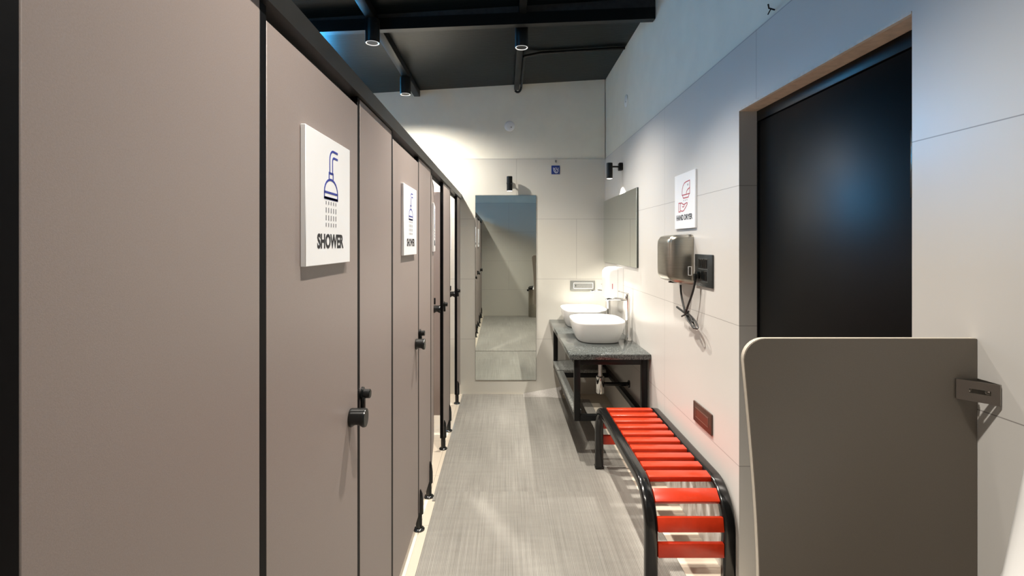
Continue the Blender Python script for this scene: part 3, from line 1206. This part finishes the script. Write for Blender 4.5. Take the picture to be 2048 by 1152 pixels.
# ------------------------------------------------------------------ wash counter
CX0, CX1, CY0, CY1, CZ = 0.442, 0.998, 3.584, 5.248, 0.745
t = thing('wash_counter', 'grey granite wash counter on a black steel frame in the far right corner', 'counter', (0.72, 4.4, 0.28))
b = MB()
b.box(CX0, CX1, CY0, 4.42, CZ - 0.036, CZ, 0.002)
b.box(CX0, CX1, 4.421, CY1, CZ - 0.036, CZ, 0.002)
b.build('granite_top', 'granite', t)
FX0, FX1, FY0, FY1, FZ = 0.478, 0.985, 3.62, 5.20, 0.278
q = 0.042
for x, y in ((FX0, FY0), (FX1 - q, FY0), (FX0, FY1 - q), (FX1 - q, FY1 - q)):
    MB().box(x, x + q, y, y + q, FZ, CZ - 0.037, 0.003).build('leg', 'black_steel', t)
b = MB()
for z in (FZ, CZ - 0.037 - q):
    b.box(FX0 + q, FX1 - q, FY0 + 0.001, FY0 + q - 0.001, z, z + q - 0.001, 0.003)
    b.box(FX0 + q, FX1 - q, FY1 - q + 0.001, FY1 - 0.001, z, z + q - 0.001, 0.003)
    b.box(FX0 + 0.001, FX0 + q - 0.001, FY0 + q, FY1 - q, z, z + q - 0.001, 0.003)
    b.box(FX1 - q + 0.001, FX1 - 0.001, FY0 + q, FY1 - q, z, z + q - 0.001, 0.003)
b.box(FX0 + q, FX1 - q, 4.80, 4.80 + q, FZ, FZ + q, 0.003)
b.build('frame_rails', 'black_steel', t)
b = MB()
b.box(FX0 - 0.004, FX1 - 0.06, 4.80, FY1 - 0.002, FZ + q + 0.001, FZ + q + 0.03, 0.002)
b.build('shelf', 'granite_rough', t)
b = MB()
b.box(FX0 - 0.002, FX0 + 0.055, FY0 + q + 0.002, 4.795, FZ + q + 0.001, FZ + q + 0.022, 0.002)
b.build('shelf_plank', 'granite_rough', t)


def superring(cx, cy, ax, ay, z, p=3.4, n=56):
    out = []
    for i in range(n):
        a_ = 2 * PI * i / n
        c_, s_ = math.cos(a_), math.sin(a_)
        out.append(Vector((cx + ax * math.copysign(abs(c_) ** (2 / p), c_), cy + ay * math.copysign(abs(s_) ** (2 / p), s_), z)))
    return out


def make_basin(cx, cy, label):
    z0 = CZ + 0.0005
    t = thing('wash_basin', label, 'basin', (cx, cy, z0), 'white vessel basins on the granite counter')
    b = MB()
    ax, ay, H = 0.205, 0.288, 0.158
    rings = []
    for k, h in ((0.72, 0.0), (0.78, 0.004), (0.80, 0.012), (0.86, 0.04), (0.93, 0.08), (0.975, 0.12), (0.995, 0.145), (1.0, 0.153), (0.99, H),
                 (0.965, H), (0.95, H - 0.006), (0.93, 0.12), (0.86, 0.07), (0.72, 0.038), (0.50, 0.026), (0.12, 0.022)):
        # keep wall thickness even on both axes
        d = ax * (1 - k)
        rings.append(superring(cx, cy, ax - d, ay - d * 1.15, z0 + h, 3.2))
    b.loft(rings)
    b.build('bowl', 'ceramic', t)
    b = MB()
    b.lathe([(0.022, 0.0225), (0.022, 0.026), (0.015, 0.028)], (cx, cy, z0), 'Z', n=24)
    b.build('drain_cap', 'chrome', t)
    return t


BX = 0.732
B1 = (BX, 4.205, CZ + 0.0005)
B2 = (BX, 4.925, CZ + 0.0005)
bs = make_basin(B1[0], B1[1], 'white vessel basin on the near end of the granite counter')
copy_thing(bs, B2, 'white vessel basin on the far end of the granite counter, behind the other one')


def make_mixer(x, y, label):
    z0 = CZ + 0.0005
    t = thing('basin_mixer', label, 'tap', (x, y, z0), 'tall chrome basin taps')
    b = MB()
    b.lathe([(0.030, 0.0), (0.030, 0.004), (0.024, 0.020), (0.0175, 0.035), (0.017, 0.30), (0.019, 0.305), (0.019, 0.345), (0.014, 0.35)], (x, y, z0), 'Z', n=28)
    b.build('column', 'chrome', t)
    b = MB()
    prof = [(0.016 * math.cos(2 * PI * i / 16), 0.010 * math.sin(2 * PI * i / 16)) for i in range(16)]
    b.sweep([(x - 0.012, y, z0 + 0.318), (x - 0.09, y, z0 + 0.325), (x - 0.155, y, z0 + 0.322), (x - 0.170, y, z0 + 0.312)], prof)
    b.build('spout', 'chrome', t)
    b = MB()
    b.tube([(x, y, z0 + 0.345), (x, y, z0 + 0.362)], 0.012, 16)
    b.sweep([(x + 0.006, y, z0 + 0.366), (x - 0.03, y - 0.004, z0 + 0.374), (x - 0.075, y - 0.006, z0 + 0.384)],
            [(0.010 * math.cos(2 * PI * i / 12), 0.004 * math.sin(2 * PI * i / 12)) for i in range(12)])
    b.build('lever', 'chrome', t)
    return t


mx_ = make_mixer(0.962, 4.115, 'tall chrome tap beside the near vessel basin')
copy_thing(mx_, (0.962, 4.86, CZ + 0.0005), 'tall chrome tap beside the far vessel basin, half hidden by the towel dispenser')


def make_trap(x, y, label, d=0.0):
    z = CZ - 0.037
    t = thing('drain_trap', label, 'drain pipe', (x, y, 0.29 + d), 'chrome drain traps under the counter')
    b = MB()
    b.lathe([(0.016, z - 0.001), (0.016, 0.455 + d), (0.019, 0.45 + d), (0.019, 0.44 + d)], (x, y, 0), 'Z', n=24)
    b.build('tailpiece', 'chrome', t)
    b = MB()
    b.lathe([(0.027, 0.44 + d), (0.032, 0.435 + d), (0.032, 0.31 + d), (0.027, 0.30 + d), (0.012, 0.296 + d)], (x, y, 0), 'Z', n=28)
    b.build('trap_body', 'chrome', t)
    b = MB()
    b.tube([(x + 0.030, y, 0.375 + d), (XR - 0.012, y, 0.375 + d)], 0.015, 16)
    b.lathe([(0.03, 0), (0.03, -0.008), (0.02, -0.012)], (XR - 0.0005, y, 0.375 + d), 'X', n=24)
    b.build('waste_pipe', 'black_plastic', t)
    return t


make_trap(0.765, 4.22, 'chrome drain trap below the near basin, just behind the red bench')
make_trap(0.765, 4.93, 'chrome drain trap below the far basin in the shade of the counter', 0.085)

# ------------------------------------------------------------------ red bench
t = thing('slatted_bench', 'bench of glossy red slats on a curved black tube frame along the right wall', 'bench', (0.795, 2.88, 0.011))
R_ = 0.165
ZC = 0.424
YA, YZ = 3.505, 2.262       # far and near leg centre lines


def bench_path(n=10, z0=0.012):
    pts = [(YA, z0), (YA, 0.15)]
    for i in range(n + 1):
        a_ = PI / 2 * i / n
        pts.append((YA - R_ + R_ * math.cos(a_), ZC - R_ + R_ * math.sin(a_)))
    for i in range(1, 6):
        pts.append((YA - R_ + (YZ + R_ - (YA - R_)) * i / 6, ZC))
    for i in range(n + 1):
        a_ = PI / 2 + PI / 2 * i / n
        pts.append((YZ + R_ + R_ * math.cos(a_), ZC - R_ + R_ * math.sin(a_)))
    pts += [(YZ, 0.15), (YZ, z0)]
    return pts


def rrect(w, h, r, n=5):
    out = []
    for cx, cy, a0 in ((w / 2 - r, h / 2 - r, 0), (-w / 2 + r, h / 2 - r, PI / 2), (-w / 2 + r, -h / 2 + r, PI), (w / 2 - r, -h / 2 + r, 1.5 * PI)):
        for k in range(n):
            a_ = a0 + PI / 2 * k / (n - 1)
            out.append((cx + r * math.cos(a_), cy + r * math.sin(a_)))
    return out


for xc in (0.628, 0.962):
    b = MB()
    b.sweep([(xc, y, z) for y, z in bench_path()], rrect(0.054, 0.050, 0.014), up=Vector((0, 1, 0)))
    fr = b.build('side_frame', 'bench_black', t)
    for y in (YA, YZ):
        MB().box(xc - 0.029, xc + 0.029, y - 0.027, y + 0.027, 0.0112, 0.022, 0.004).build('foot_cap', 'black_plastic', fr)


def path_at(s):
    segs = [('v', ZC - R_), ('a', PI / 2 * R_), ('h', (YA - YZ) - 2 * R_), ('a2', PI / 2 * R_), ('v2', ZC - R_)]
    for k, L in segs:
        if s <= L or k == 'v2':
            if k == 'v':
                return (YA, s), (1, 0)
            if k == 'a':
                a_ = s / R_
                return (YA - R_ + R_ * math.cos(a_), ZC - R_ + R_ * math.sin(a_)), (math.cos(a_), math.sin(a_))
            if k == 'h':
                return (YA - R_ - s, ZC), (0, 1)
            if k == 'a2':
                a_ = PI / 2 + s / R_
                return (YZ + R_ + R_ * math.cos(a_), ZC - R_ + R_ * math.sin(a_)), (math.cos(a_), math.sin(a_))
            return (YZ, ZC - R_ - s), (-1, 0)
        s -= L


TOTAL = 2 * (ZC - R_) + PI * R_ + (YA - YZ) - 2 * R_
NS = 16
S0 = 0.190
for i in range(NS):
    s = S0 + (TOTAL - 2 * S0) * i / (NS - 1)
    (y, z), (ny, nz) = path_at(s)
    nrm = Vector((0, ny, nz))
    tan = Vector((0, -nz, ny)) if True else None
    c0 = Vector((0.795, y, z)) + nrm * 0.014
    mm = Matrix((Vector((1, 0, 0)), tan, nrm)).transposed().to_4x4()
    mm.translation = c0
    b = MB()
    b.box(-0.141, 0.141, -0.030, 0.030, -0.015, 0.010, 0.003, 2, mtx=mm)
    b.build('slat', 'red', t)

# small cup on the floor under the bench
t = thing('plastic_cup', 'small translucent plastic cup on the floor under the red bench', 'cup', (0.85, 3.60, 0.0005))
b = MB()
b.lathe([(0.022, 0.0), (0.024, 0.003), (0.030, 0.075), (0.0285, 0.075), (0.022, 0.006), (0.005, 0.005)], (0.85, 3.60, 0.0005), 'Z', n=24)
b.build('body', 'clear', t)
b = MB()
b.lathe([(0.0225, 0.003), (0.0245, 0.014), (0.0246, 0.014), (0.0255, 0.0141), (0.0252, 0.004)], (0.85, 3.60, 0.0005), 'Z', n=24, cap0=False, cap1=False)
b.build('base_band', 'ink_red', t)

# ------------------------------------------------------------------ urinal screen, bracket, urinal, bin
YP = 1.111
t = thing('urinal_screen', 'dark taupe urinal screen with a rounded corner standing out from the right wall', 'screen', (XR, YP, 0.45))
ZP = 1.300
PXL = 0.506


def screen_outline(inset):
    r = 0.045
    pts = []
    top = ZP - inset
    lx = PXL + inset
    # left edge leans a little to the right as it goes down
    for k in range(9):
        a_ = PI / 2 + PI / 2 * k / 8
        pts.append((lx + r + r * math.cos(a_), top - r + r * math.sin(a_)))
    for k in range(1, 13):
        s = k / 12
        z = (top - r) + (0.42 + inset - (top - r)) * s
        pts.append((lx + 0.034 * math.sin(min(1, s * 1.0) * PI * 0.75) ** 1.0 * (1 if s < 0.67 else 1.0), z))
    pts.append((XR - 0.001, 0.42 + inset))
    pts.append((XR - 0.001, top))
    return pts


mz = Matrix(((1, 0, 0, 0), (0, 0, 1, 0), (0, 1, 0, 0), (0, 0, 0, 1)))
b = MB()
b.prism(screen_outline(0.0008), mz, YP, YP + 0.003)
b.prism(screen_outline(0.0008), mz, YP + 0.015, YP + 0.018)
b.build('board', 'panel_taupe', t)
b = MB()
b.prism(screen_outline(0.0), mz, YP + 0.003, YP + 0.015)
b.build('core_edge', 'panel_edge', t)
# angle bracket
t2 = thing('angle_bracket', 'satin metal angle bracket fixing the urinal screen to the right wall', 'bracket', (XR, YP, 1.19))


def slotted(b, m, w, h, th):
    # plate with a long slot
    s0, s1, v0, v1 = w * 0.30, w * 0.80, h * 0.40, h * 0.62
    b.box(0, w, 0, v0, 0, th, mtx=m)
    b.box(0, w, v1, h, 0, th, mtx=m)
    b.box(0, s0, v0, v1, 0, th, mtx=m)
    b.box(s1, w, v0, v1, 0, th, mtx=m)


BZ0, BH = 1.174, 0.042
b = MB()
A_, B_ = Vector((XR - 0.047, YP - 0.0025, BZ0)), Vector((XR - 0.0025, YP - 0.054, BZ0))
slotted(b, frame_matrix(A_, B_ - A_, (0, 0, 1)), (B_ - A_).length, BH, 0.002)
b.box(XR - 0.047, XR - 0.0005, YP - 0.0025, YP - 0.0003, BZ0, BZ0 + BH)
b.box(XR - 0.0025, XR - 0.0003, YP - 0.054, YP - 0.0026, BZ0, BZ0 + BH)
b.build('angle', 'satin', t2)
b = MB()
for u in (0.0,):
    b.lathe([(0.006, 0.003), (0.006, -0.003), (0.003, -0.005)], (XR - 0.024, YP - 0.004, BZ0 + 0.021), 'Y', n=16)
    b.lathe([(0.006, 0.003), (0.006, -0.003), (0.003, -0.005)], (XR - 0.004, YP - 0.030, BZ0 + 0.021), 'X', n=16)
b.build('screw', 'chrome', t2)

# urinal on the right wall before the screen
UY = 0.718
t = thing('urinal', 'white ceramic urinal on the right wall, cut off at the right edge of the view', 'urinal', (XR, UY, 0.5))
b = MB()
rings = []
for z, dx, hw in ((0.50, 0.08, 0.07), (0.52, 0.26, 0.13), (0.58, 0.40, 0.165), (0.66, 0.455, 0.175), (0.78, 0.42, 0.178), (0.88, 0.32, 0.178), (0.97, 0.245, 0.178),
                  (1.10, 0.218, 0.172), (1.19, 0.200, 0.165), (1.235, 0.175, 0.150), (1.26, 0.12, 0.12), (1.268, 0.05, 0.08)):
    ring = []
    for k in range(25):
        a_ = PI / 2 + PI * k / 24
        c_, s_ = math.cos(a_), math.sin(a_)
        p_ = 2.6
        ring.append(Vector((XR - 0.001 + dx * math.copysign(abs(c_) ** (2 / p_), c_), UY + hw * math.copysign(abs(s_) ** (2 / p_), s_), z)))
    rings.append(ring)
b.loft(rings)
b.build('bowl', 'ceramic', t)
b = MB()  # darker oval: shade of the hollow put into the colour
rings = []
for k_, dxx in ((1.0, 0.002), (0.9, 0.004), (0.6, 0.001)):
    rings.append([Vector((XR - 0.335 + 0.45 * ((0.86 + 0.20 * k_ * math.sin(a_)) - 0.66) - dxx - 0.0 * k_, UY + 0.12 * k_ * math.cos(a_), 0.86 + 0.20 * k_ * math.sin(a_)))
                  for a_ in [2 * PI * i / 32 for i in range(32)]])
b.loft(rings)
b.build('inner_shade', mat('urinal shaded ceramic', (0.7, 0.7, 0.68), 0.15, var=0.02, vscale=8), t)
b = MB()
b.lathe([(0.022, 1.27), (0.022, 1.275), (0.012, 1.28), (0.012, 1.38), (0.028, 1.385), (0.028, 1.42), (0.02, 1.425)], (XR - 0.05, UY, 0), 'Z', n=20)
b.build('flush_valve', 'chrome', t)

# pedal bin against the back wall, seen in the tall mirror
org = (0.64, -0.28, 0.0105)
t = thing('pedal_bin', 'stainless steel bin by the back wall, seen in the tall mirror', 'bin', org)
b = MB()
b.lathe([(0.122, 0.0), (0.125, 0.004), (0.125, 0.56), (0.120, 0.565)], org, 'Z', n=40)
b.build('body', 'steel', t)
b = MB()
b.lathe([(0.128, 0.565), (0.130, 0.575), (0.130, 0.60), (0.10, 0.625), (0.02, 0.635)], org, 'Z', n=40)
b.build('lid', 'black_plastic', t)
b = MB()
b.tube([(org[0] - 0.125, org[1] + 0.02, 0.555), (org[0] - 0.155, org[1] + 0.02, 0.555)], 0.02, 16)
b.build('side_handle', 'black_plastic', t)

# drop the bookkeeping property
for o in bpy.data.objects:
    if '_o' in o:
        del o['_o']
